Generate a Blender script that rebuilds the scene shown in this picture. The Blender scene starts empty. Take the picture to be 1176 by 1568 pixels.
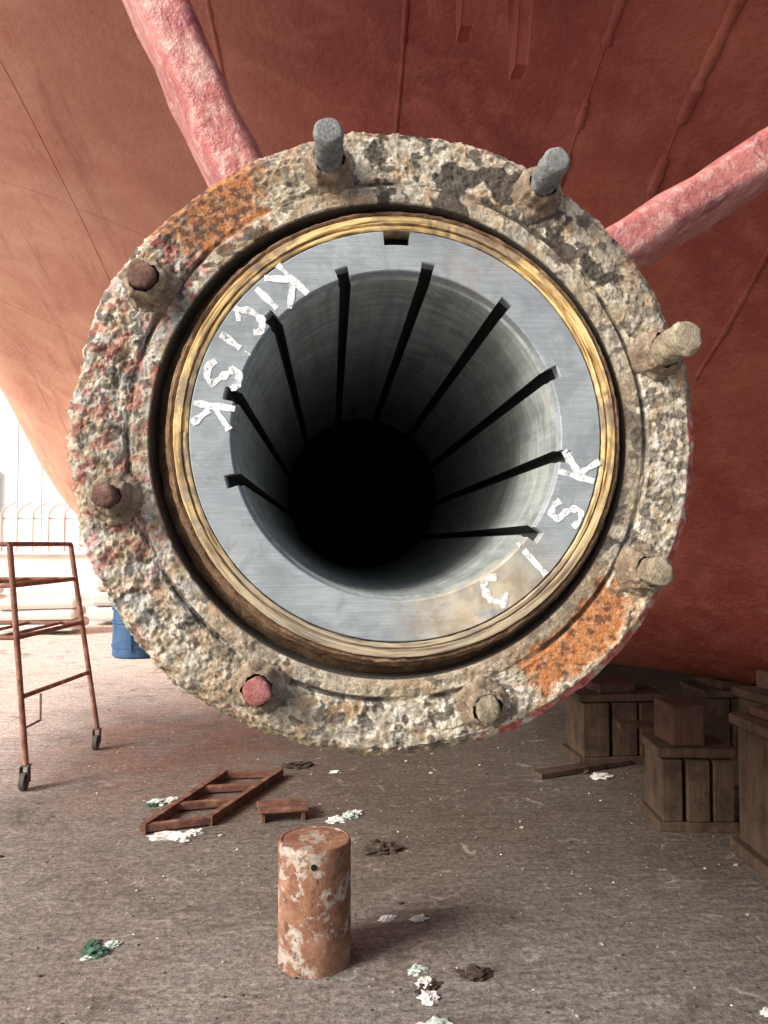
import bpy, bmesh, math, random
import numpy as np
from mathutils import Vector, noise, Matrix
random.seed(7)
S=bpy.context.scene
COL=S.collection
R=math.radians

# ------------------------------------------------------------------ helpers
def obj_from(name, verts, faces, mat=None, parent=None, smooth=False, loc=None):
    me=bpy.data.meshes.new(name)
    me.from_pydata([tuple(v) for v in verts],[],[tuple(f) for f in faces])
    me.update()
    if smooth:
        me.polygons.foreach_set("use_smooth",[True]*len(me.polygons))
    ob=bpy.data.objects.new(name,me); COL.objects.link(ob)
    if mat: me.materials.append(mat)
    if loc: ob.location=loc
    if parent: ob.parent=parent
    return ob
def empty(name,loc=(0,0,0)):
    e=bpy.data.objects.new(name,None); COL.objects.link(e); e.location=loc; e.empty_display_size=.1
    return e
def box_vf(c,s,rotz=0,rot=None):
    M=rot if rot is not None else Matrix.Rotation(rotz,3,'Z')
    v=[]
    for i in (-1,1):
        for j in (-1,1):
            for k in (-1,1):
                v.append(Vector(c)+M@Vector((i*s[0]/2,j*s[1]/2,k*s[2]/2)))
    f=[(0,1,3,2),(4,6,7,5),(0,4,5,1),(2,3,7,6),(0,2,6,4),(1,5,7,3)]
    return v,f
def cyl_vf(a,b,r,r2=None,n=14,cap=True):
    a=Vector(a);b=Vector(b); r2=r if r2 is None else r2
    d=(b-a).normalized(); q=d.to_track_quat('Z','Y').to_matrix()
    v=[];f=[]
    for p,rr in((a,r),(b,r2)):
        for i in range(n):
            t=2*math.pi*i/n
            v.append(p+q@Vector((rr*math.cos(t),rr*math.sin(t),0)))
    for i in range(n):
        j=(i+1)%n; f.append((i,j,n+j,n+i))
    if cap: f.append(tuple(range(n-1,-1,-1))); f.append(tuple(range(n,2*n)))
    return v,f
class Acc:
    def __init__(s): s.v=[];s.f=[]
    def add(s,vf):
        o=len(s.v); s.v+=list(vf[0]); s.f+=[tuple(i+o for i in f) for f in vf[1]]; return s
    def make(s,name,mat,parent=None,smooth=False,bevel=0,loc=None):
        ob=obj_from(name,s.v,s.f,mat,parent,smooth,loc)
        if bevel:
            m=ob.modifiers.new('b','BEVEL'); m.width=bevel; m.segments=2; m.limit_method='ANGLE'
        return ob
def shade_auto(ob,ang=40):
    me=ob.data
    me.polygons.foreach_set("use_smooth",[True]*len(me.polygons))
    try: me.set_sharp_from_angle(angle=R(ang))
    except Exception: pass

# ------------------------------------------------------------------ material tools
class M:
    def __init__(s,name):
        s.m=bpy.data.materials.new(name); s.m.use_nodes=True
        s.nt=s.m.node_tree; s.n=s.nt.nodes; s.l=s.nt.links
        s.b=s.n['Principled BSDF']; s.out=s.n['Material Output']
        s.tc=s.n.new('ShaderNodeTexCoord')
        s.co=s.tc.outputs['Object']
    def link(s,a,b): s.l.new(a,b)
    def mapping(s,scale=(1,1,1),rot=(0,0,0),src=None):
        n=s.n.new('ShaderNodeMapping'); n.inputs['Scale'].default_value=scale; n.inputs['Rotation'].default_value=rot
        s.link(src or s.co,n.inputs[0]); return n.outputs[0]
    def noise(s,scale,detail=3,rough=.6,dist=0,co=None):
        n=s.n.new('ShaderNodeTexNoise'); n.inputs['Scale'].default_value=scale; n.inputs['Detail'].default_value=min(detail,4)
        n.inputs['Roughness'].default_value=rough; n.inputs['Distortion'].default_value=dist
        s.link(co or s.co,n.inputs['Vector']); return n.outputs['Fac']
    def ramp(s,fac,pts):
        n=s.n.new('ShaderNodeValToRGB'); e=n.color_ramp.elements
        while len(e)<len(pts): e.new(.5)
        for i,(p,c) in enumerate(pts):
            e[i].position=p; e[i].color=(c,c,c,1) if isinstance(c,(int,float)) else (*c,1)
        s.link(fac,n.inputs[0]); return n.outputs[0]
    def mix(s,fac,a,b,mode='MIX'):
        n=s.n.new('ShaderNodeMix'); n.data_type='RGBA'; n.blend_type=mode
        for k,(val,inp) in enumerate(((fac,n.inputs[0]),(a,n.inputs[6]),(b,n.inputs[7]))):
            if isinstance(val,(int,float)): inp.default_value=val if k==0 else (val,val,val,1)
            elif isinstance(val,tuple): inp.default_value=(*val,1)
            else: s.link(val,inp)
        return n.outputs[2]
    def math(s,op,a,b=None,clamp=False):
        n=s.n.new('ShaderNodeMath'); n.operation=op; n.use_clamp=clamp
        for v,i in((a,0),(b,1)):
            if v is None: continue
            if isinstance(v,(int,float)): n.inputs[i].default_value=v
            else: s.link(v,n.inputs[i])
        return n.outputs[0]
    def attr(s,name):
        n=s.n.new('ShaderNodeAttribute'); n.attribute_name=name; return n.outputs['Color']
    def xyz(s):
        n=s.n.new('ShaderNodeSeparateXYZ'); s.link(s.co,n.inputs[0]); return n.outputs
    def spot(s,center,r0,r1):
        n=s.n.new('ShaderNodeVectorMath'); n.operation='DISTANCE'; s.link(s.co,n.inputs[0]); n.inputs[1].default_value=center
        mr=s.n.new('ShaderNodeMapRange'); mr.inputs['From Min'].default_value=r1; mr.inputs['From Max'].default_value=r0
        s.link(n.outputs['Value'],mr.inputs['Value']); return mr.outputs[0]
    def bump(s,h,strength=.5,dist=.01,prev=None):
        n=s.n.new('ShaderNodeBump'); n.inputs['Strength'].default_value=strength; n.inputs['Distance'].default_value=dist
        s.link(h,n.inputs['Height'])
        if prev: s.link(prev,n.inputs['Normal'])
        return n.outputs[0]
    def fin(s,col=None,rough=.8,metal=0,normal=None,spec=.3):
        if isinstance(col,tuple): s.b.inputs['Base Color'].default_value=(*col,1)
        elif col is not None: s.link(col,s.b.inputs['Base Color'])
        if isinstance(rough,(int,float)): s.b.inputs['Roughness'].default_value=rough
        else: s.link(rough,s.b.inputs['Roughness'])
        s.b.inputs['Metallic'].default_value=metal
        s.b.inputs['Specular IOR Level'].default_value=spec
        if normal: s.link(normal,s.b.inputs['Normal'])
        return s.m

def crust_mat():
    m=M('barnacle_crust')
    c=m.attr('crust_colour')
    f=m.noise(260,3,.85)
    c=m.mix(.75,c,m.mix(1,c,m.ramp(f,[(.32,.35),(.46,.95),(.7,1.3)]),'MULTIPLY'))
    n=m.bump(f,.9,.004)
    return m.fin(c,.92,0,n,.15)
CR=crust_mat()

def rusty(name,a=(.10,.045,.025),b=(.30,.13,.06),c2=(.42,.30,.20),sc=12,metal=0,rough=.85,patch=.62):
    m=M(name)
    c=m.ramp(m.noise(sc,4,.7,.3),[(.3,a),(.55,b),(.75,c2)])
    f=m.noise(sc*7,3,.75)
    c=m.mix(.6,c,m.mix(1,c,m.ramp(f,[(.3,.5),(.7,1.4)]),'MULTIPLY'))
    n=m.bump(f,.7,.004)
    return m.fin(c,rough,metal,n)

def bronze_mat():
    m=M('bronze_ring')
    sx=m.xyz()
    r=m.math('SQRT',m.math('ADD',m.math('MULTIPLY',sx[0],sx[0]),m.math('MULTIPLY',sx[2],sx[2])))
    cb=m.n.new('ShaderNodeCombineXYZ'); m.link(m.math('MULTIPLY',r,230),cb.inputs[0])
    m.link(m.math('MULTIPLY',m.math('ARCTAN2',sx[2],sx[0]),3.2),cb.inputs[1])
    st=m.noise(1,4,.6,0,cb.outputs[0])
    c=m.ramp(st,[(.36,(.12,.065,.03)),(.44,(.42,.26,.10)),(.52,(.74,.53,.22)),(.7,(.84,.70,.42))])
    dirt=m.ramp(m.noise(11,4,.75,.5),[(.46,0),(.58,.9)])
    c=m.mix(dirt,c,m.ramp(m.noise(70,3),[(.3,(.12,.08,.05)),(.7,(.38,.29,.20))]))
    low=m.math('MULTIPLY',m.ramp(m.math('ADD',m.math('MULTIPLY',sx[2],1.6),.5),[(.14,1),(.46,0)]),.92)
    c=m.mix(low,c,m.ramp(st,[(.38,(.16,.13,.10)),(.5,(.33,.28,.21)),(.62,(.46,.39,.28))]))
    n=m.bump(st,.35,.002)
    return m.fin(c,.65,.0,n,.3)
BZ=bronze_mat()

def steel_face():
    m=M('machined_bearing_face')
    line=m.noise(1,4,.7,0,m.mapping((14,14,420)))
    big=m.noise(9,4,.6)
    c=m.ramp(big,[(.3,(.25,.29,.325)),(.7,(.35,.39,.42))])
    c=m.mix(.65,c,m.mix(1,c,m.ramp(line,[(.3,.65),(.7,1.25)]),'MULTIPLY'))
    c=m.mix(m.math('MULTIPLY',m.ramp(m.noise(22,4,.7,.7),[(.46,0),(.62,1)]),.5),c,(.17,.19,.21))
    st=m.math('MULTIPLY',m.spot((.11,0,-.215),.03,.13),m.ramp(m.noise(24,4,.7),[(.31,0),(.48,1)]))
    c=m.mix(m.math('MULTIPLY',st,.9),c,m.ramp(m.noise(35,4),[(.35,(.34,.24,.13)),(.6,(.56,.50,.39))]))
    s2=m.math('MULTIPLY',m.spot((.10,0,.21),.005,.05),m.ramp(m.noise(40,4,.7),[(.45,0),(.6,1)]))
    c=m.mix(m.math('MULTIPLY',s2,.6),c,(.33,.22,.15))
    n=m.bump(line,.15,.001)
    return m.fin(c,.6,.0,n,.3)
SF=steel_face()
def stave_mat():
    m=M('bearing_stave')
    l=m.noise(1,3,.7,0,m.mapping((60,2.5,60)))
    c=m.ramp(l,[(.3,(.21,.24,.24)),(.7,(.36,.40,.40))])
    l2=m.noise(1,4,.65,0,m.mapping((5,60,5)))
    c=m.mix(.7,c,m.mix(1,c,m.ramp(l2,[(.3,.55),(.7,1.3)]),'MULTIPLY'))
    c=m.mix(m.ramp(m.noise(12,4,.8,.8),[(.50,0),(.66,.55)]),c,(.46,.47,.43))
    c=m.mix(m.ramp(m.noise(9,4,.8,.8,m.mapping(rot=(1,1,0))),[(.56,0),(.68,.6)]),c,(.12,.13,.125))
    return m.fin(c,.55,0,m.bump(l2,.1,.001),.35)
SV=stave_mat()
BLK=M('bore_dark').fin((.008,.008,.009),.9)  # near-black colour stands in for the darkness inside the tube
GRV=M('groove_dark').fin((.03,.032,.032),.9)
def chalk():
    m=M('chalk_paint')
    m.fin((.78,.81,.82),.8)
    t=m.n.new('ShaderNodeBsdfTransparent'); mx=m.n.new('ShaderNodeMixShader')
    m.link(m.ramp(m.noise(90,4,.85),[(.33,0),(.48,.97)]),mx.inputs[0]); m.link(t.outputs[0],mx.inputs[1]); m.link(m.b.outputs[0],mx.inputs[2])
    m.link(mx.outputs[0],m.out.inputs[0]); return m.m
CH=chalk()

def hull_mat():
    m=M('antifouling_paint')
    sx=m.xyz()
    c=m.ramp(m.noise(.9,4,.65,.5),[(.3,(.155,.032,.024)),(.5,(.225,.050,.037)),(.7,(.31,.088,.064))])
    c=m.mix(m.ramp(m.noise(5,4,.7,.8),[(.46,0),(.72,.45)]),c,(.40,.15,.11))
    # paler outboard side: daylight on the hull painted into the colour
    daylit=m.ramp(m.math('MULTIPLY',sx[0],-.25),[(.0,0),(.46,.92)])
    c=m.mix(daylit,c,m.ramp(m.noise(1.6,4,.7,.6),[(.3,(.56,.25,.17)),(.7,(.76,.44,.32))]))
    # run-down streaks
    c=m.mix(m.ramp(m.noise(1,4,.7,.4,m.mapping((7,.8,.8))),[(.54,0),(.68,.35)]),c,(.15,.036,.032))
    n=m.bump(m.noise(26,3,.7),.6,.014)
    return m.fin(c,.58,0,n,.35)
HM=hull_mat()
def strut_mat():
    m=M('strut_paint')
    c=m.ramp(m.noise(7,4,.7,.6),[(.3,(.28,.07,.075)),(.5,(.43,.15,.14)),(.7,(.56,.28,.26))])
    c=m.mix(m.ramp(m.noise(34,4,.8,.6),[(.50,0),(.6,.5)]),c,(.62,.46,.41))
    c=m.mix(m.ramp(m.noise(12,4,.75,.6,m.mapping(rot=(1,1,1))),[(.56,0),(.64,.7)]),c,(.20,.04,.08))
    n=m.bump(m.noise(45,4,.7),.7,.008)
    return m.fin(c,.45,0,n,.4)
SM=strut_mat()

def ground_mat():
    m=M('dock_concrete')
    sx=m.xyz()
    c=m.ramp(m.noise(.7,4,.7,.4),[(.3,(.215,.205,.195)),(.5,(.30,.29,.28)),(.7,(.39,.38,.37))])
    br=m.ramp(m.noise(.45,4,.7,.8,m.mapping(rot=(0,0,1))),[(.48,0),(.66,.6)])
    c=m.mix(br,c,(.235,.18,.145))
    ru=m.math('MULTIPLY',m.spot((-1.0,5.8,0),.3,1.9),m.ramp(m.noise(2.2,4,.75,.5),[(.38,0),(.56,.8)]))
    c=m.mix(ru,c,(.32,.16,.11))
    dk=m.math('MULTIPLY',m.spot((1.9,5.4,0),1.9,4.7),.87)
    c=m.mix(dk,c,(.088,.068,.052))  # dark spot: shade under the hull painted into the concrete
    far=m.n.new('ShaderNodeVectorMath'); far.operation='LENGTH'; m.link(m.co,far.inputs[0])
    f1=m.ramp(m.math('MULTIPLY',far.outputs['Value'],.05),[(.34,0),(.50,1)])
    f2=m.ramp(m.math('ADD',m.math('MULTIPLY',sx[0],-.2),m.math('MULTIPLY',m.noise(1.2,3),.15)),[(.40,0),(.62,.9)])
    c=m.mix(m.math('MAXIMUM',f1,f2),c,(.72,.67,.62))  # far and left concrete paler: sunlit brightness put into the colour
    stx=m.noise(1,4,.8,1.0,m.mapping((7,26,1),(0,0,.8)))
    c=m.mix(.7,c,m.mix(1,c,m.ramp(stx,[(.34,.5),(.66,1.4)]),'MULTIPLY'))
    sp=m.noise(38,4,1.0)
    c=m.mix(.95,c,m.mix(1,c,m.ramp(sp,[(.38,.45),(.5,1),(.62,1.7)]),'MULTIPLY'))
    c=m.mix(m.ramp(m.noise(2.2,4,.85,1,m.mapping(rot=(0,0,.3))),[(.55,0),(.66,.65)]),c,(.085,.072,.06))
    c=m.mix(m.ramp(m.noise(6.5,4,.85,1,m.mapping(rot=(0,0,2.3))),[(.60,0),(.68,.45)]),c,(.50,.48,.45))
    n=m.bump(sp,.7,.008)
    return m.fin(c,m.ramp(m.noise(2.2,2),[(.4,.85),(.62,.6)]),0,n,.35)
GM=ground_mat()
def wood_mat(name,a,b):
    m=M(name)
    g=m.noise(1,4,.7,.4,m.mapping((40,40,4)))
    c=m.ramp(g,[(.3,a),(.7,b)])
    c=m.mix(m.ramp(m.noise(6,4,.7),[(.45,0),(.65,.7)]),c,tuple(x*.35 for x in a))
    return m.fin(c,.85,0,m.bump(g,.4,.005))
WD=wood_mat('old_timber',(.050,.031,.023),(.105,.068,.048))
WD2=wood_mat('red_painted_timber',(.055,.026,.02),(.10,.050,.037))

# ------------------------------------------------------------------ geometry of the stern tube
tube=empty('stern_tube',(0,0,0))
CF=Vector((.0754,1.0,1.5327)); CB=Vector((.0822,.985,1.5365))

def fr(p,o=5,H=1.0):
    return noise.fractal(p,H,2.0,o,noise_basis='PERLIN_ORIGINAL')
def ss(x,a,b):
    t=min(1,max(0,(x-a)/(b-a))); return t*t*(3-2*t)
def lerp3(a,b,t): return (a[0]+(b[0]-a[0])*t,a[1]+(b[1]-a[1])*t,a[2]+(b[2]-a[2])*t)
def build_flange():
    prof=[]
    def seg(a,b,n):
        for i in range(n):
            t=i/n; prof.append((a[0]+(b[0]-a[0])*t,a[1]+(b[1]-a[1])*t))
    seg((.2985,.055),(.2995,.004),8)
    seg((.2995,.004),(.303,-.003),4)
    seg((.303,-.003),(.323,-.001),18)
    seg((.323,-.001),(.328,.008),5)
    seg((.328,.008),(.333,.001),5)
    seg((.333,.001),(.385,-.001),54)
    seg((.385,-.001),(.396,.010),14)
    seg((.396,.010),(.403,.032),16)
    seg((.403,.032),(.399,.075),18)
    seg((.399,.075),(.335,.082),6)
    prof.append((.335,.082))
    NP=len(prof); NA=1450
    verts=[];cols=[]
    for a in range(NA):
        th=2*math.pi*a/NA; ct,st=math.cos(th),math.sin(th); deg=math.degrees(th)
        if deg>180: deg-=360
        bury=ss(fr(Vector((ct*3,st*3,9)),3),-.15,.35)
        heavy=.75+.45*ss(abs(deg),100,150)
        for k,(r,y) in enumerate(prof):
            p=Vector((r*ct,y,r*st))
            amp=min(1,max(0,(r-.2995)/.010)) if y<.02 else (.8 if r>.36 else .15)
            inner=r<.326
            lo=fr(p*9+Vector((3,1,7)),3)
            mi=fr(p*48,3)
            hi=fr(p*130+Vector((5,0,2)),3)
            d,_=noise.voronoi(p*115+Vector((mi,hi,lo))*.8)
            barn=max(0,.5-d[0])
            rp=max(0,1-abs((deg-128)/15)**2)*(1 if r>.325 else .4)
            rp2=max(0,1-((deg+46)/17)**2)*max(0,1-((r-.346)/.040)**2)
            rr=min(1,max(0,(max(rp,rp2*1.15)+mi*.45+lo*.3)*2.6-.8))
            redzone=r>.385 and -74<deg<6
            h=(.0045*lo+.0034*mi+.0022*hi+.0042*barn*(1-rr))*heavy
            h*=amp*(1-.7*rr)*(.6 if inner else 1)*(.5 if redzone else 1)
            h+=.002*(1-rr)*amp*(.5 if inner else 1)
            yy=y
            if .322<r<.334 and y<.02: yy=y*(1-.8*bury)
            if r>.396 and y>.013: q=Vector(((r+h*1.2)*ct,yy,(r+h*1.2)*st))
            elif r>.385: q=Vector(((r+h*.7)*ct,yy-h*.8,(r+h*.7)*st))
            else: q=Vector((r*ct,yy-h,r*st))
            w=.0045*fr(Vector((ct*2.2,st*2.2,5)),3) if r>.37 else 0
            q.x+=w*ct;q.z+=w*st
            verts.append(q)
            n2=fr(p*85+Vector((8,1,0)),4); n3=fr(p*34+Vector((0,7,3)),4); n4=fr(p*50+Vector((4,4,9)),4); n5=fr(p*20+Vector((9,2,4)),4); n6=fr(p*7+Vector((1,8,2)),3)
            c=lerp3((.33,.285,.215),(.60,.54,.43),ss(mi+.35*hi,-.32,.18))
            c=lerp3(c,(.76,.72,.63),ss(n2,.0,.30)*.75)
            c=lerp3(c,(.37,.30,.21),ss(n4,.08,.26)*.6)
            c=lerp3(c,(.48,.29,.15),ss(n3+.25*n6,.30,.40)*.5)
            c=lerp3(c,(.46,.48,.49),ss(-n3,.10,.24)*.6*(1 if deg>110 or deg<-140 else .35))
            c=lerp3(c,(.10,.09,.08),ss(-n4+.15*hi,.24,.32)*.85)
            c=lerp3(c,(.34,.28,.20),ss(n6,.0,.4)*.35)
            red=max(0,1-((abs(deg)-168)/26)**2)*.55
            red=max(red,max(0,1-((deg-142)/9)**2)*.8)
            if r>.385: red=max(red,(1.7 if redzone else .3))
            c=lerp3(c,(.52,.20,.18) if n2>0 else (.38,.09,.08),min(1,red*ss(fr(p*52+Vector((1,9,9)),4)+(.30 if red>1 else 0),.04,.16)))
            if r>.390 and not redzone:
                c=lerp3(c,(.24,.22,.13),.55*ss(abs(deg+100),55,15))
            rc=lerp3((.18,.085,.055),(.50,.21,.085),ss(n2+.3*lo,-.22,.2)); rc=lerp3(rc,(.60,.34,.19),ss(hi,.1,.35)*.6)
            ri=rr
            if inner:
                ri=max(rr,min(1,max(0,.30+.9*lo+(.2 if -100<deg<40 else 0)))*.75)
                if ri>rr: rc=lerp3(rc,(.37,.31,.22),.8)
            c=lerp3(c,rc,ri)
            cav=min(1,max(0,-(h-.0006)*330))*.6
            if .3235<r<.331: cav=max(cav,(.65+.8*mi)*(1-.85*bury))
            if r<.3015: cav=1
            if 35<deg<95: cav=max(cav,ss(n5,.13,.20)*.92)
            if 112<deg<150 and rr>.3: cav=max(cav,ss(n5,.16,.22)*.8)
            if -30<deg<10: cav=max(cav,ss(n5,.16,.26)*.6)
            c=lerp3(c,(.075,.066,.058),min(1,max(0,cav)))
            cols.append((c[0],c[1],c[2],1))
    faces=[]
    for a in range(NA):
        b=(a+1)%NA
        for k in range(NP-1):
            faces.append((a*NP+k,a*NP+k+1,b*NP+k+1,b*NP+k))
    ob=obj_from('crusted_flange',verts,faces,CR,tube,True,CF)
    at=ob.data.color_attributes.new('crust_colour','FLOAT_COLOR','POINT')
    at.data.foreach_set('color',np.array(cols,dtype=np.float32).ravel())
    return ob
build_flange()

def lathe(name,prof,mat,N=256,loc=CB,parent=tube,ang=35,jit=0):
    v=[];f=[];n=len(prof)
    for a in range(N):
        t=2*math.pi*a/N
        for r,y in prof:
            j=jit*noise.noise(Vector((math.cos(t)*20*r*5,y*30,math.sin(t)*20*r*5))) if jit else 0
            v.append(((r+j)*math.cos(t),y+j*.7,(r+j)*math.sin(t)))
    for a in range(N):
        b=(a+1)%N
        for k in range(n-1): f.append((a*n+k,a*n+k+1,b*n+k+1,b*n+k))
    ob=obj_from(name,v,f,mat,parent,False,loc); shade_auto(ob,ang); return ob
lathe('bronze_liner',[(.2585,.03),(.2585,.0015),(.2600,.0005),(.2640,.0005),(.2650,.004),(.2662,.004),(.2670,-.001),(.2755,-.001),(.2768,.002),(.2768,.03)],BZ,jit=.0010)
RB=rusty('rusty_gap_steel',(.05,.032,.022),(.20,.12,.07),(.40,.28,.17),30)
lathe('packing_ring',[(.2770,.03),(.2772,.005),(.2785,.003),(.2815,.002),(.2838,.006),(.2850,.014),(.2870,.014),(.2890,.018),(.2905,.033),(.296,.040),(.305,.050)],RB,jit=.0026,ang=60)
lathe('tube_barrel',[(.334,.08),(.334,5.8)],SM,N=96,loc=CF)

grooves=[80+29*k for k in range(5)]+[80-29*k for k in range(1,5)]
RI,RG,RO=.2065,.2195,.2570
gw=math.degrees(.0078/RI)
kw=math.degrees(.017/RO)
def rin(a):
    for g in grooves:
        d=(a-g+180)%360-180
        if abs(d)<gw: return RG
    return RI
def rout(a):
    d=(a-90.4+180)%360-180
    return .2395 if abs(d)<kw else RO
angs=[i*.75 for i in range(480)]
E=1e-3
for g in grooves:
    for s in(-1,1): angs+=[(g+s*gw-E)%360,(g+s*gw+E)%360]
for s in(-1,1): angs+=[(90.4+s*kw-E)%360,(90.4+s*kw+E)%360]
angs=sorted(angs)
n=len(angs)
def ring(rf,y): return [(rf(a)*math.cos(R(a)),y,rf(a)*math.sin(R(a))) for a in angs]
def band(rings):
    v=sum(rings,[]);f=[]
    for k in range(len(rings)-1):
        for i in range(n):
            j=(i+1)%n; f.append((k*n+i,k*n+j,(k+1)*n+j,(k+1)*n+i))
    return v,f
L=1.16
face=obj_from('bearing_face',*band([ring(rout,.035),ring(rout,.0012),ring(lambda a:rout(a)-.0012,0),ring(lambda a:rin(a)+.0015,0),ring(rin,.0015),ring(rin,.020)]),SF,tube,False,CB)
shade_auto(face,30)
RS=.2020
def rst(a): return RS if rin(a)==RI else RG-.0005
vv,ff=band([ring(rin,.020),ring(rst,.0205)]+[ring(rst,.0205+L*t/12) for t in range(1,13)]+[ring(lambda a:.28,.0205+L)])
st=obj_from('stave_bore',vv,ff,SV,tube,False,CB)
st.data.materials.append(GRV)
for i,p in enumerate(st.data.polygons):
    c=p.center; r=math.hypot(c.x,c.z)
    if r>.2085: p.material_index=1
shade_auto(st,30)
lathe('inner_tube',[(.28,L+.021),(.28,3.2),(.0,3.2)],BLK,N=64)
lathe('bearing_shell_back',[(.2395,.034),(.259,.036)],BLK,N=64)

# shipyard marks "KIC ISK" (stern, port) read counter-clockwise, tops towards the bore
G={'S':[[(.3,.35),(.1,.5),(-.2,.42),(-.28,.2),(0,.02),(.28,-.2),(.2,-.45),(-.1,-.5),(-.32,-.35)]],
   'I':[[(0,.5),(0,-.5)]],
   'i':[[(0,.35),(0,-.5)],[(-.03,.62),(.05,.60)]],
   'C':[[(.32,.35),(.05,.5),(-.25,.3),(-.32,0),(-.25,-.3),(.05,-.5),(.32,-.35)],[(.02,-.52),(.0,-.72)]],
   'K':[[(-.25,.55),(-.22,-.55)],[(.35,.5),(-.2,-.02),(.35,-.55)]]}
acc=Acc()
def glyph(ch,ang,r,h,tw=0,w=.0078):
    a=R(ang); up=-Vector((math.cos(a),0,math.sin(a))); rt=-Vector((math.sin(a),0,-math.cos(a)))
    q=Matrix.Rotation(R(tw),3,'Y'); up=q@up; rt=q@rt
    c=Vector((math.cos(a)*r,0,math.sin(a)*r))
    for k,stroke in enumerate(G[ch]):
        pts=[c+rt*((x+random.uniform(-.05,.05))*h)+up*((y+random.uniform(-.05,.05))*h) for x,y in stroke]
        y=-.0006-.00025*k
        fin=[]
        for i in range(len(pts)-1):
            for t in range(5): fin.append(pts[i].lerp(pts[i+1],t/5))
        fin.append(pts[-1])
        o=len(acc.v)
        for i,p in enumerate(fin):
            d=(fin[min(i+1,len(fin)-1)]-fin[max(i-1,0)]).normalized(); nn=Vector((-d.z,0,d.x))
            ww=w*.5*(1+.8*noise.noise(p*160))
            for s in(-1,1):
                qv=p+nn*ww*s; qv.y=y; acc.v.append(qv)
        for i in range(len(fin)-1): acc.f.append((o+2*i,o+2*i+1,o+2*i+3,o+2*i+2))
mm=.000807
for ch,a,r,h,tw in[('K',127,285,58,-6),('I',134.5,290,48,0),('C',142.5,285,44,0),('i',151.5,288,44,4),('S',162,282,52,0),('K',174,284,56,4),
                   ('K',-10,288,54,5),('S',-24.5,290,50,0),('i',-43,286,56,8),('C',-58.5,282,44,0)]:
    glyph(ch,a,r*mm,h*mm,tw)
acc.make('chalk_lettering',CH,tube,loc=CB)

NUT=rusty('crusted_nut',(.10,.075,.055),(.29,.22,.16),(.54,.48,.38),55)
TIPG=rusty('grey_stud',(.10,.105,.11),(.22,.225,.23),(.36,.34,.31),40)
TIPB=rusty('barnacled_stud',(.13,.105,.075),(.33,.28,.20),(.52,.48,.39),45)
TIPP=rusty('red_stud',(.24,.06,.06),(.42,.18,.17),(.50,.38,.34),50)
TIPR=rusty('brown_stud',(.06,.04,.035),(.20,.11,.085),(.36,.25,.19),45)
def bolt(deg,rad,length,sr,mat,nutr=.027,nuth=.024):
    a=R(deg); c=Vector((rad*math.cos(a),0,rad*math.sin(a)))
    v=[];f=[]
    prof=[(.037,.006,0),(.034,-.001,0),(.032,-.005,0),(nutr*1.12,-.006,.4),(nutr*1.02,-.007,1),(nutr,-.009-nuth*.4,1),(nutr,-.009-nuth*.85,1),(nutr*.88,-.009-nuth,.6),(sr*1.15,-.010-nuth,0)]
    N=90;o0=random.random()*1.0
    for r,y,hx in prof:
        for i in range(N):
            t=2*math.pi*i/N
            k=math.cos(math.pi/6)/math.cos(((t+o0)%(math.pi/3))-math.pi/6)
            rr=r*(1-hx+hx*k)
            p=Vector((rr*math.cos(t),y,rr*math.sin(t)))
            d=fr((p+c)*60,4)*.0034+fr((p+c)*190,2)*.0020
            p+=Vector((math.cos(t)*d,-d*.6,math.sin(t)*d)); v.append(p)
    for k in range(len(prof)-1):
        for i in range(N):
            j=(i+1)%N; f.append((k*N+i,k*N+j,(k+1)*N+j,(k+1)*N+i))
    obj_from('nut',v,f,NUT,tube,True,CF+c)
    v=[];f=[];N=40;ys=[]
    y0=-.004-nuth; K=46
    for k in range(K+1):
        t=k/K; y=y0-(length-nuth-.004)*t
        thr=.0012*math.sin(k*2*math.pi/3.0) if t<.78 else .0008
        r=sr+thr
        if t>.95: r=sr*(1-.10*(t-.95)/.05)
        ys.append((r,y))
    ys+=[(sr*.8,y-.0006),(sr*.3,y-.0008),(.0001,y-.0008)]
    for r,y in ys:
        for i in range(N):
            t=2*math.pi*i/N; p=Vector((r*math.cos(t),y,r*math.sin(t)))
            d=fr((p+c)*75,3)*.0018*(2 if mat is TIPB else 1)
            if r>.004: p+=Vector((math.cos(t)*d,0,math.sin(t)*d))
            v.append(p)
    for k in range(len(ys)-1):
        for i in range(N):
            j=(i+1)%N; f.append((k*N+i,k*N+j,(k+1)*N+j,(k+1)*N+i))
    obj_from('stud',v,f,mat,tube,True,CF+c)
bolt(103.2,.352,.100,.0165,TIPG,.026)
bolt(59.5,.371,.094,.0155,TIPG,.025)
bolt(18,.362,.092,.0195,TIPB,.027)
bolt(-27.5,.360,.064,.0160,TIPB,.026)
bolt(-71,.353,.036,.0150,TIPB,.025,.020)
bolt(-118,.348,.046,.0155,TIPP,.026)
bolt(-167.5,.350,.054,.0130,TIPR,.025,.024)
bolt(148.3,.354,.058,.0150,TIPR,.028,.034)

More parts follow.
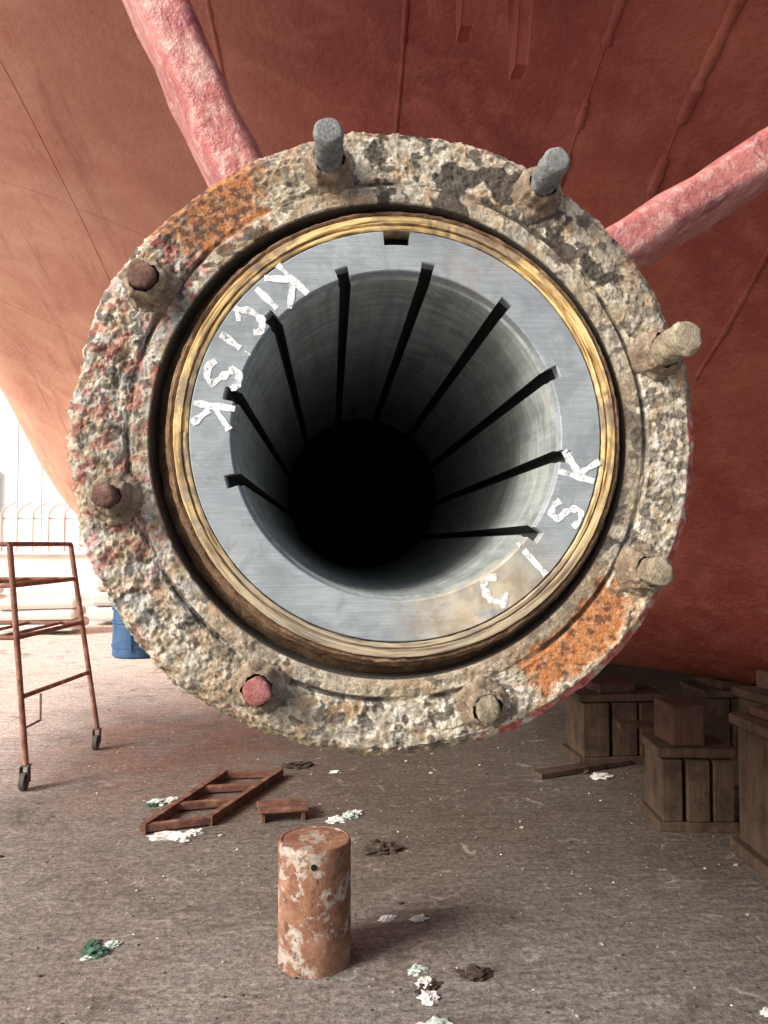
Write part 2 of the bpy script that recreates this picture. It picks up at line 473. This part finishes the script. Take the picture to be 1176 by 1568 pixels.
# ------------------------------------------------------------------ struts
def strut(name,base,direc,length,thick,chord,ex=.4):
    base=Vector(base); d=Vector(direc).normalized()
    side=d.cross(Vector((0,1,0))).normalized(); fw=Vector((0,1,0))
    v=[];f=[];N=72;K=80
    for k in range(K+1):
        t=k/K; p=base+d*length*t
        fl=1+.5*math.exp(-t*length/.06)+.6*math.exp(-(1-t)*length/.1)
        for i in range(N):
            a=2*math.pi*i/N
            cx=math.copysign(abs(math.cos(a))**ex,math.cos(a)); sx_=math.copysign(abs(math.sin(a))**ex,math.sin(a))
            q=p+fw*(chord/2*cx)+side*(thick/2*sx_*fl)
            h=.006*fr(q*12,3)
            v.append(q+side*h*sx_+fw*h*cx)
    for k in range(K):
        for i in range(N):
            j=(i+1)%N; f.append((k*N+i,k*N+j,(k+1)*N+j,(k+1)*N+i))
    return obj_from(name,v,f,SM,None,True)
strut('propeller_shaft_strut',(-.052,1.30,1.77),(-.465,.02,1.0),2.4,.084,.30)
strut('propeller_shaft_strut.001',(.34,1.30,1.797),(.23,.02,.150),2.7,.072,.26)

# ------------------------------------------------------------------ hull
kx=[-14,-3,0,1,2,3,4,5,5.6,6.2,60]; kz=[4.3,3.9,3.55,3.3,2.92,2.35,1.65,.90,.56,.45,.45]
def zb(e): return float(np.mean([np.interp(e+o,kx,kz) for o in(-.5,-.3,-.1,.1,.3,.5)]))
def hz(x,y):
    yy=min(y,10.0); e=yy+1.2*(min(x,3.0)-2.0)
    z=zb(e)
    if x<-3: z+=.8*(-3-x)**2
    z+=.018*noise.noise(Vector((x*.9,y*.9,0)))+.012*noise.noise(Vector((x*2.6,y*2.6,4)))
    return z
xs=list(np.linspace(7,-4.6,220)); ysx=list(np.linspace(.7,12,220))+list(np.linspace(12.5,34,24))
v=[];f=[]
W=len(xs)+3
for y in ysx:
    for x in xs: v.append((x,y,hz(x,y)))
    zt=hz(-4.6,y)
    v.append((-4.9,y,zt+1.2)); v.append((-5.0,y,max(zt+2.2,7.5))); v.append((7,y,7.5))
for a in range(len(ysx)-1):
    for b in range(W-1):
        f.append((a*W+b,a*W+b+1,(a+1)*W+b+1,(a+1)*W+b))
hull=empty('ship_hull')
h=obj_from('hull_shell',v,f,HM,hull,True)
tv=[];tf=[]
for i,x in enumerate(xs):
    tv+= [(x,.7,hz(x,.7)),(x,.55,7.5)]
for i in range(len(xs)-1): tf.append((2*i,2*i+1,2*i+3,2*i+2))
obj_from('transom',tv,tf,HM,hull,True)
def seam(x0,x1,y0,y1,r=.010,name='weld_seam',gap=0):
    v=[];f=[];K=int(abs(y1-y0)+abs(x1-x0))*60+40;N=8
    for k in range(K+1):
        t=k/K; x=x0+(x1-x0)*t+.012*noise.noise(Vector((t*5,x0,0))); y=y0+(y1-y0)*t
        z=hz(x,y); dd=Vector((x1-x0,y1-y0,0)).normalized(); sd=Vector((-dd.y,dd.x,0))
        dz=(hz(x+sd.x*.02,y+sd.y*.02)-z)/.02; sd=Vector((sd.x,sd.y,dz)).normalized()
        nrm=Vector((-(hz(x+.02,y)-z)/.02,-(hz(x,y+.02)-z)/.02,1)).normalized()
        rr=r*(1+.45*noise.noise(Vector((k*.35,x0*9,y0))))
        if gap and noise.noise(Vector((t*14,x0*3,1)))<-.15: rr*=.25
        for i in range(N):
            a=2*math.pi*i/N
            v.append(Vector((x,y,z))+sd*rr*1.5*math.cos(a)+nrm*rr*math.sin(a))
    for k in range(K):
        for i in range(N):
            j=(i+1)%N; f.append((k*N+i,k*N+j,(k+1)*N+j,(k+1)*N+i))
    obj_from(name,v,f,HM,hull,True)
seam(.27,.27,1.5,5.5,.008)
seam(.97,.93,1.2,4.6,.013,gap=1)
seam(1.27,1.27,1.2,3.6,.016,gap=1)
seam(1.75,1.70,1.2,3.6,.009)
seam(-.52,-.44,1.5,5.5,.008)
seam(-1.55,-1.5,2.5,8,.004)
seam(-2.4,-.6,4.7,4.9,.003)
seam(-2.6,-1.0,6.4,6.6,.003)
seam(1.2,2.8,3.55,3.6,.005)
for (x,y,hh) in[(.43,2.40,.44),(.60,2.40,.50)]:
    z=hz(x,y); a=Acc()
    pts=[(-.16,.1),(.16,.1),(.12,-.10),(.03,-hh),(-.05,-hh)]
    vv=[Vector((x+sx+p[1]*.05,y+p[0],z+p[1])) for sx in(-.02,.02) for p in pts]
    ff=[(0,1,2,3,4),(9,8,7,6,5)]+[(i,(i+1)%5,5+(i+1)%5,5+i) for i in range(5)]
    a.add((vv,ff)); a.make('hanging_bracket',HM,hull,bevel=.004)

# ------------------------------------------------------------------ ground
obj_from('ground',[(-300,-300,0),(300,-300,0),(300,300,0),(-300,300,0)],[(0,1,2,3)],GM)

def post():
    e=empty('rusty_steel_post',(-.055,2.76,0))
    m=M('flaking_rust')
    c=m.ramp(m.noise(14,4,.8,.2),[(.3,(.13,.062,.04)),(.5,(.25,.125,.08)),(.68,(.37,.21,.135))])
    c=m.mix(m.ramp(m.noise(13,4,.75,.2,m.mapping(rot=(.6,.3,2))),[(.52,0),(.58,.85)]),c,m.ramp(m.noise(60),[(.3,(.32,.28,.25)),(.7,(.52,.48,.43))]))
    c=m.mix(m.ramp(m.noise(20,4,.8,.2,m.mapping(rot=(1.6,.3,1))),[(.58,0),(.63,.8)]),c,(.085,.05,.038))
    mat=m.fin(c,.7,.15,m.bump(m.noise(90,4,.8),.6,.004))
    v=[];f=[];N=96;r0=.1225
    prof=[(r0+.001,0)]+[(r0,.01+.385*i/40) for i in range(41)]+[(r0-.003,.402),(r0-.010,.4035),(r0-.011,.4005),(r0-.04,.4015),(0.0005,.4015)]
    for r,z in prof:
        for i in range(N):
            t=2*math.pi*i/N; d=.0012*fr(Vector((math.cos(t)*3,math.sin(t)*3,z*20)),4)
            if r<.1: d=0
            v.append(((r+d)*math.cos(t),(r+d)*math.sin(t),z))
    for k in range(len(prof)-1):
        for i in range(N):
            j=(i+1)%N; f.append((k*N+i,k*N+j,(k+1)*N+j,(k+1)*N+i))
    o=obj_from('pipe_body',v,f,mat,e); shade_auto(o,45)
    Acc().add(cyl_vf((.0,-.1245,.352),(.0,-.10,.352),.010,n=20)).make('bolt_hole',BLK,e)
post()

RS2=rusty('rusty_steel',(.07,.036,.028),(.19,.09,.06),(.34,.21,.14),14)
def bar(p,q,w,h,zc):
    p=Vector((*p,zc));q=Vector((*q,zc)); d=q-p
    return box_vf((p+q)/2,(d.length,w,h),math.atan2(d.y,d.x))
fr_=Acc()
A,B,C,D=(-.907,3.97),(-.604,4.067),(-.301,4.883),(-.631,4.88)
fr_.add(bar(A,D,.035,.05,.026)); fr_.add(bar(B,C,.035,.05,.0265))
for t in(.02,.36,.68,.98):
    p=(A[0]+(D[0]-A[0])*t,A[1]+(D[1]-A[1])*t); q=(B[0]+(C[0]-B[0])*t,B[1]+(C[1]-B[1])*t)
    fr_.add(bar(p,q,.04,.035,.0265))
fr_.make('steel_ladder_frame',RS2,bevel=.003)
b=Acc().add(box_vf((-.25,4.18,.055),(.25,.18,.012),.15))
for sx in(-1,1): b.add(box_vf((-.25+sx*.1,4.18+sx*.015,.024),(.02,.16,.048),.15))
b.make('rusty_steel_tray',RS2,bevel=.003)

SC=rusty('scaffold_steel',(.14,.07,.055),(.32,.16,.12),(.52,.36,.29),10)
sc=empty('mobile_scaffold')
a=Acc()
legs={'A':((-1.745,4.75,.13),(-1.86,4.75,1.40)),'B':((-1.60,5.64,.13),(-1.80,5.64,1.40)),
      'C':((-2.75,4.75,.13),(-2.50,4.75,1.40)),'D':((-2.75,5.64,.13),(-2.50,5.64,1.40))}
def on(l,z):
    p,q=map(Vector,legs[l]); t=(z-p.z)/(q.z-p.z); return p.lerp(q,t)
for l,(p,q) in legs.items(): a.add(cyl_vf(p,q,.017))
for z in(1.40,1.16,.86,.52):
    for l1,l2 in(('A','B'),('C','D'),('A','C'),('B','D')):
        if z==.52 and (l1,l2) in(('A','C'),('B','D')): continue
        a.add(cyl_vf(on(l1,z),on(l2,z),.014))
for z in(1.16,.86): 
    for t in(.15,.4,.65,.9):
        p=on('A',z).lerp(on('C',z),t); q=on('B',z).lerp(on('D',z),t); a.add(cyl_vf(p,q,.010))
p1=on('A',.5).lerp(on('B',.5),.25)
a.add(cyl_vf(p1,p1+Vector((0,0,-.16)),.007)); a.add(cyl_vf(p1+Vector((0,0,-.16)),on('A',.34),.007))
fo=a.make('frame',SC,sc); shade_auto(fo,50)
DK=M('caster_rubber').fin((.10,.09,.085),.7)
c=Acc()
for l in legs:
    p=Vector(legs[l][0]); c.add(cyl_vf((p.x-.015,p.y-.03,.05),(p.x+.015,p.y-.03,.05),.05,n=24))
    c.add(box_vf((p.x-.022,p.y-.015,.085),(.005,.05,.09))); c.add(box_vf((p.x+.022,p.y-.015,.085),(.005,.05,.09))); c.add(box_vf((p.x,p.y,.132),(.05,.05,.008)))
c.make('casters',DK,sc,bevel=.002)

BL=M('blue_plastic'); BL=BL.fin(BL.ramp(BL.noise(8,4),[(.3,(.02,.065,.16)),(.7,(.05,.12,.24))]),.5)
dr=empty('blue_plastic_drum',(-2.43,10.2,0))
lathe('drum_body',[(0,0.01),(.26,.0),(.29,.03),(.29,.12),(.30,.13),(.30,.16),(.29,.17),(.285,.42),(.30,.43),(.30,.46),(.285,.47),(.28,.58),(.30,.59),(.30,.63),(.27,.63),(.26,.60),(0,.60)],BL,N=48,loc=(0,0,0),parent=dr)
dr.children[0].rotation_euler=(R(90),0,0)
Acc().add(box_vf((.0,-.31,.3),(.03,.02,.4))).add(box_vf((.15,-.27,.3),(.03,.02,.4),.5)).make('drum_ribs',BL,dr,bevel=.004)

def stack(name,x,y,w,d,hgt,rot=0,mat=WD,mat2=WD2,top=.5):
    e=empty(name,(x,y,0)); e.rotation_euler=(0,0,rot)
    a=Acc()
    n=3
    a.add(box_vf((0,0,.025),(w*1.08,d*1.08,.05)))
    for i in range(n):
        xx=-w/2+w/n*(i+.5); 
        a.add(box_vf((xx+random.uniform(-.006,.006),random.uniform(-.02,.02),.05+(hgt-.10)/2),(w/n*random.uniform(.8,.93),d,hgt-.105)))
    a.add(box_vf((0,0,hgt-.022),(w*1.05,d*1.05,.045),random.uniform(-.04,.04)))
    a.make('timbers',mat,e,bevel=.006)
    if top>hgt+.03:
        b=Acc().add(box_vf((-.04,0,(hgt+top)/2+.002),(w*.45,d*.8,top-hgt-.002),.1)); b.make('cap_block',mat2,e,bevel=.008)
stack('keel_block_stack',1.80,3.98,.36,.30,.40,-.10,top=.60)
stack('keel_block_stack.001',1.86,5.2,.56,.35,.44,.03,top=.5)
stack('keel_block_stack.002',2.04,3.40,.40,.40,.62,-.05,top=.66)
stack('keel_block_stack.003',2.75,5.4,.5,.4,.42,0,top=.48)
stack('keel_block_stack.004',1.9,7.4,.6,.4,.43,0,top=.44)
stack('keel_block_stack.005',.2,9.5,.6,.5,.43,0,top=.44)
stack('keel_block_stack.006',2.55,4.2,.55,.4,.60,.1,top=.7)
Acc().add(box_vf((2.0,4.3,.42),(.9,.07,.03),.06)).add(box_vf((1.55,4.9,.02),(.7,.10,.03),.4)).make('loose_timber_planks',WD,bevel=.003)

WH=M('white_plastic').fin((.72,.72,.70),.5); GR=M('green_net'); GR=GR.fin((.06,.13,.095),.6)
MT=M('mint_plastic').fin((.50,.60,.56),.5); DKL=rusty('dark_scrap',(.03,.025,.02),(.07,.05,.04),(.15,.11,.09),30)
def crumple(name,parts):
    mats=[]
    bm=bmesh.new()
    me=bpy.data.meshes.new(name)
    for (x,y,s,mat,el,rot) in parts:
        if mat not in mats: mats.append(mat)
        b2=bmesh.ops.create_icosphere(bm,subdivisions=3,radius=1)
        seed=random.random()*50
        for v in b2['verts']:
            nn=noise.noise(v.co*2.3+Vector((seed,0,0))); n2=noise.noise(v.co*6+Vector((0,seed,0)))
            c=v.co*(1+.8*nn+.5*n2)
            c=Vector((c.x*s*el,c.y*s,max(-.3,c.z)*s*.45))
            c=Matrix.Rotation(rot,3,'Z')@c
            v.co=c+Vector((x,y,s*.14))
            for f in v.link_faces: f.material_index=mats.index(mat)
    bm.to_mesh(me); bm.free()
    for m in mats: me.materials.append(m)
    ob=bpy.data.objects.new(name,me); COL.objects.link(ob); return ob
crumple('plastic_litter',[(-.80,3.93,.035,WH,1.6,.3),(-.72,3.90,.04,WH,1.5,-.4),(-.66,3.97,.03,WH,1.2,.4)])
crumple('plastic_litter.001',[(-.93,4.43,.035,MT,1.5,.3),(-.87,4.47,.03,WH,1.2,1.0),(-.96,4.40,.025,GR,1.3,.2)])
crumple('plastic_litter.002',[(.03,4.10,.03,WH,1.6,.3),(.10,4.16,.035,MT,1.2,.8),(.13,4.20,.025,WH,1.3,.4)])
crumple('plastic_litter.003',[(-.80,2.84,.032,GR,1.2,.3),(-.76,2.90,.02,MT,1.2,.4),(-.83,2.90,.022,GR,1.6,1.2),(-.79,2.83,.016,MT,1.6,.2),(-.82,2.82,.014,WH,1.6,.9)])
crumple('plastic_litter.004',[(.30,2.58,.025,WH,1.4,1.5),(.305,2.50,.027,WH,1.2,1.2),(.28,2.66,.02,MT,1.4,.6),(.31,2.56,.02,DKL,2,.6)])
crumple('plastic_litter.005',[(.27,2.33,.03,WH,1.5,.1),(.31,2.36,.026,MT,1.4,.3)])
crumple('plastic_litter.006',[(1.62,4.75,.04,WH,1.5,.2),(1.55,4.85,.025,DKL,1.5,.2)])
crumple('scrap_metal',[(.24,3.70,.05,DKL,1.4,.2),(.20,3.75,.03,DKL,1.5,1),(.47,2.62,.035,DKL,1.5,.2),(-.22,5.1,.05,DKL,1.6,.2)])
crumple('plastic_litter.007',[(1.30,2.36,.014,WH,1.3,.2),(.33,3.02,.02,MT,1.5,.2),(.21,3.03,.018,WH,1.6,.5),(.02,4.95,.02,WH,1.5,0)])
bm=bmesh.new()
for i in range(1100):
    y=random.uniform(2.0,8); x=random.uniform(-.62,.62)*y+.05*y; s=random.uniform(.002,.006)*(1 if random.random()<.93 else 2.2)
    r=bmesh.ops.create_icosphere(bm,subdivisions=1,radius=s)
    for v in r['verts']:
        v.co=Vector((v.co.x*random.uniform(.7,1.6),v.co.y,v.co.z*.5))+Vector((x,y,s*.3))
    mi=random.choice([0,0,0,1,1,1,1,2]) if s<.007 else random.choice([0,1,1])
    for f in {f for v in r['verts'] for f in v.link_faces}: f.material_index=mi
me=bpy.data.meshes.new('ground_debris'); bm.to_mesh(me); bm.free()
for m in(DKL,rusty('stone_chip',(.25,.22,.2),(.4,.37,.34),(.5,.48,.45),20),WH): me.materials.append(m)
ob=bpy.data.objects.new('ground_debris',me); COL.objects.link(ob)

CW=M('pale_concrete'); CW=CW.fin(CW.ramp(CW.noise(.8,4),[(.3,(.72,.70,.67)),(.7,(.82,.80,.77))]),.85)
Acc().add(box_vf((-10,24,.55),(60,.4,1.1))).add(box_vf((-10,23.95,1.14),(60.2,.6,.08))).make('dock_wall',CW)
fa=Acc()
FM=rusty('fence_paint',(.60,.48,.43),(.70,.60,.56),(.78,.72,.69),5)
for i in range(46):
    x=-20+i*.45
    fa.add(cyl_vf((x,24,1.18),(x,24,2.2),.03,n=8))
    pr=Vector((x,24,2.2))
    for k in range(1,6):
        t=k/5*R(75); q=Vector((x+.45*(1-math.cos(t))*1.2,24,2.2+.42*math.sin(t))); fa.add(cyl_vf(pr,q,.03,n=8)); pr=q
for z in(1.35,2.15): fa.add(cyl_vf((-20.2,24.05,z),(.5,24.05,z),.03,n=8))
fa.make('hooked_fence',FM)
crm=Acc()
for (x,y,w,h_) in[(-4.6,13,1.3,.5),(-3.7,14.5,1.0,.8),(-6.2,14,1.2,.7)]:
    for k in range(3): crm.add(box_vf((x,y,.06+h_*(k+.5)/3),(w*(1-.05*k),.9,h_/3*.94),.1*k))
crm.make('pallet_of_sacks',CW,bevel=.06)
WP=M('backdrop_white').fin((.86,.86,.85),.6)
e=empty('sky_gap_backdrop',(-38,62,0))  # added building, fills the sky gap with blown-out white
s_=Acc().add(box_vf((0,0,8),(70,20,16)))
s_.v+= [Vector(p) for p in[(-36,-10.6,16),(36,-10.6,16),(36,0,19.5),(-36,0,19.5),(36,10.6,16),(-36,10.6,16)]]
o=8; s_.f+=[(o,o+1,o+2,o+3),(o+3,o+2,o+4,o+5),(o,o+3,o+5),(o+1,o+4,o+2)]
s_.make('backdrop_walls_and_roof',WP,e)
rb=Acc()
for i in range(47): rb.add(box_vf((-34.5+i*1.5,-10.02,8),(.10,.04,16)))
rb.make('backdrop_ribs',WP,e)
Acc().add(box_vf((-6,-10.1,3),(6,.2,6))).add(box_vf((14,-10.1,3),(6,.2,6))).make('backdrop_doors',CW,e)

# ------------------------------------------------------------------ light
w=bpy.data.worlds.new('World'); S.world=w; w.use_nodes=True
nt=w.node_tree; sky=nt.nodes.new('ShaderNodeTexSky'); sky.sky_type='NISHITA'; sky.sun_disc=False
EL,AZ=R(30),R(-120)
sky.sun_elevation=EL; sky.sun_rotation=AZ; sky.dust_density=4; sky.air_density=1; sky.ozone_density=.6
nt.links.new(sky.outputs[0],nt.nodes['Background'].inputs[0]); nt.nodes['Background'].inputs[1].default_value=.15
sl=bpy.data.lights.new('sun','SUN'); sl.energy=5; sl.angle=R(22); sl.color=(1,.95,.88)
so=bpy.data.objects.new('sun',sl); COL.objects.link(so)
d=Vector((math.cos(EL)*math.sin(AZ),math.cos(EL)*math.cos(AZ),math.sin(EL)))
so.rotation_euler=d.to_track_quat('Z','Y').to_euler(); so.location=(-8,2,12)

cam=bpy.data.cameras.new('camera'); co=bpy.data.objects.new('camera',cam); COL.objects.link(co)
co.location=(0,0,1.4); co.rotation_euler=(R(92.3),0,R(-3.75))
cam.sensor_fit='VERTICAL'; cam.sensor_height=36; cam.lens=28.03; cam.clip_end=1500; cam.clip_start=.02
S.camera=co
S.view_settings.view_transform='Standard'; S.view_settings.look='None'; S.view_settings.exposure=0
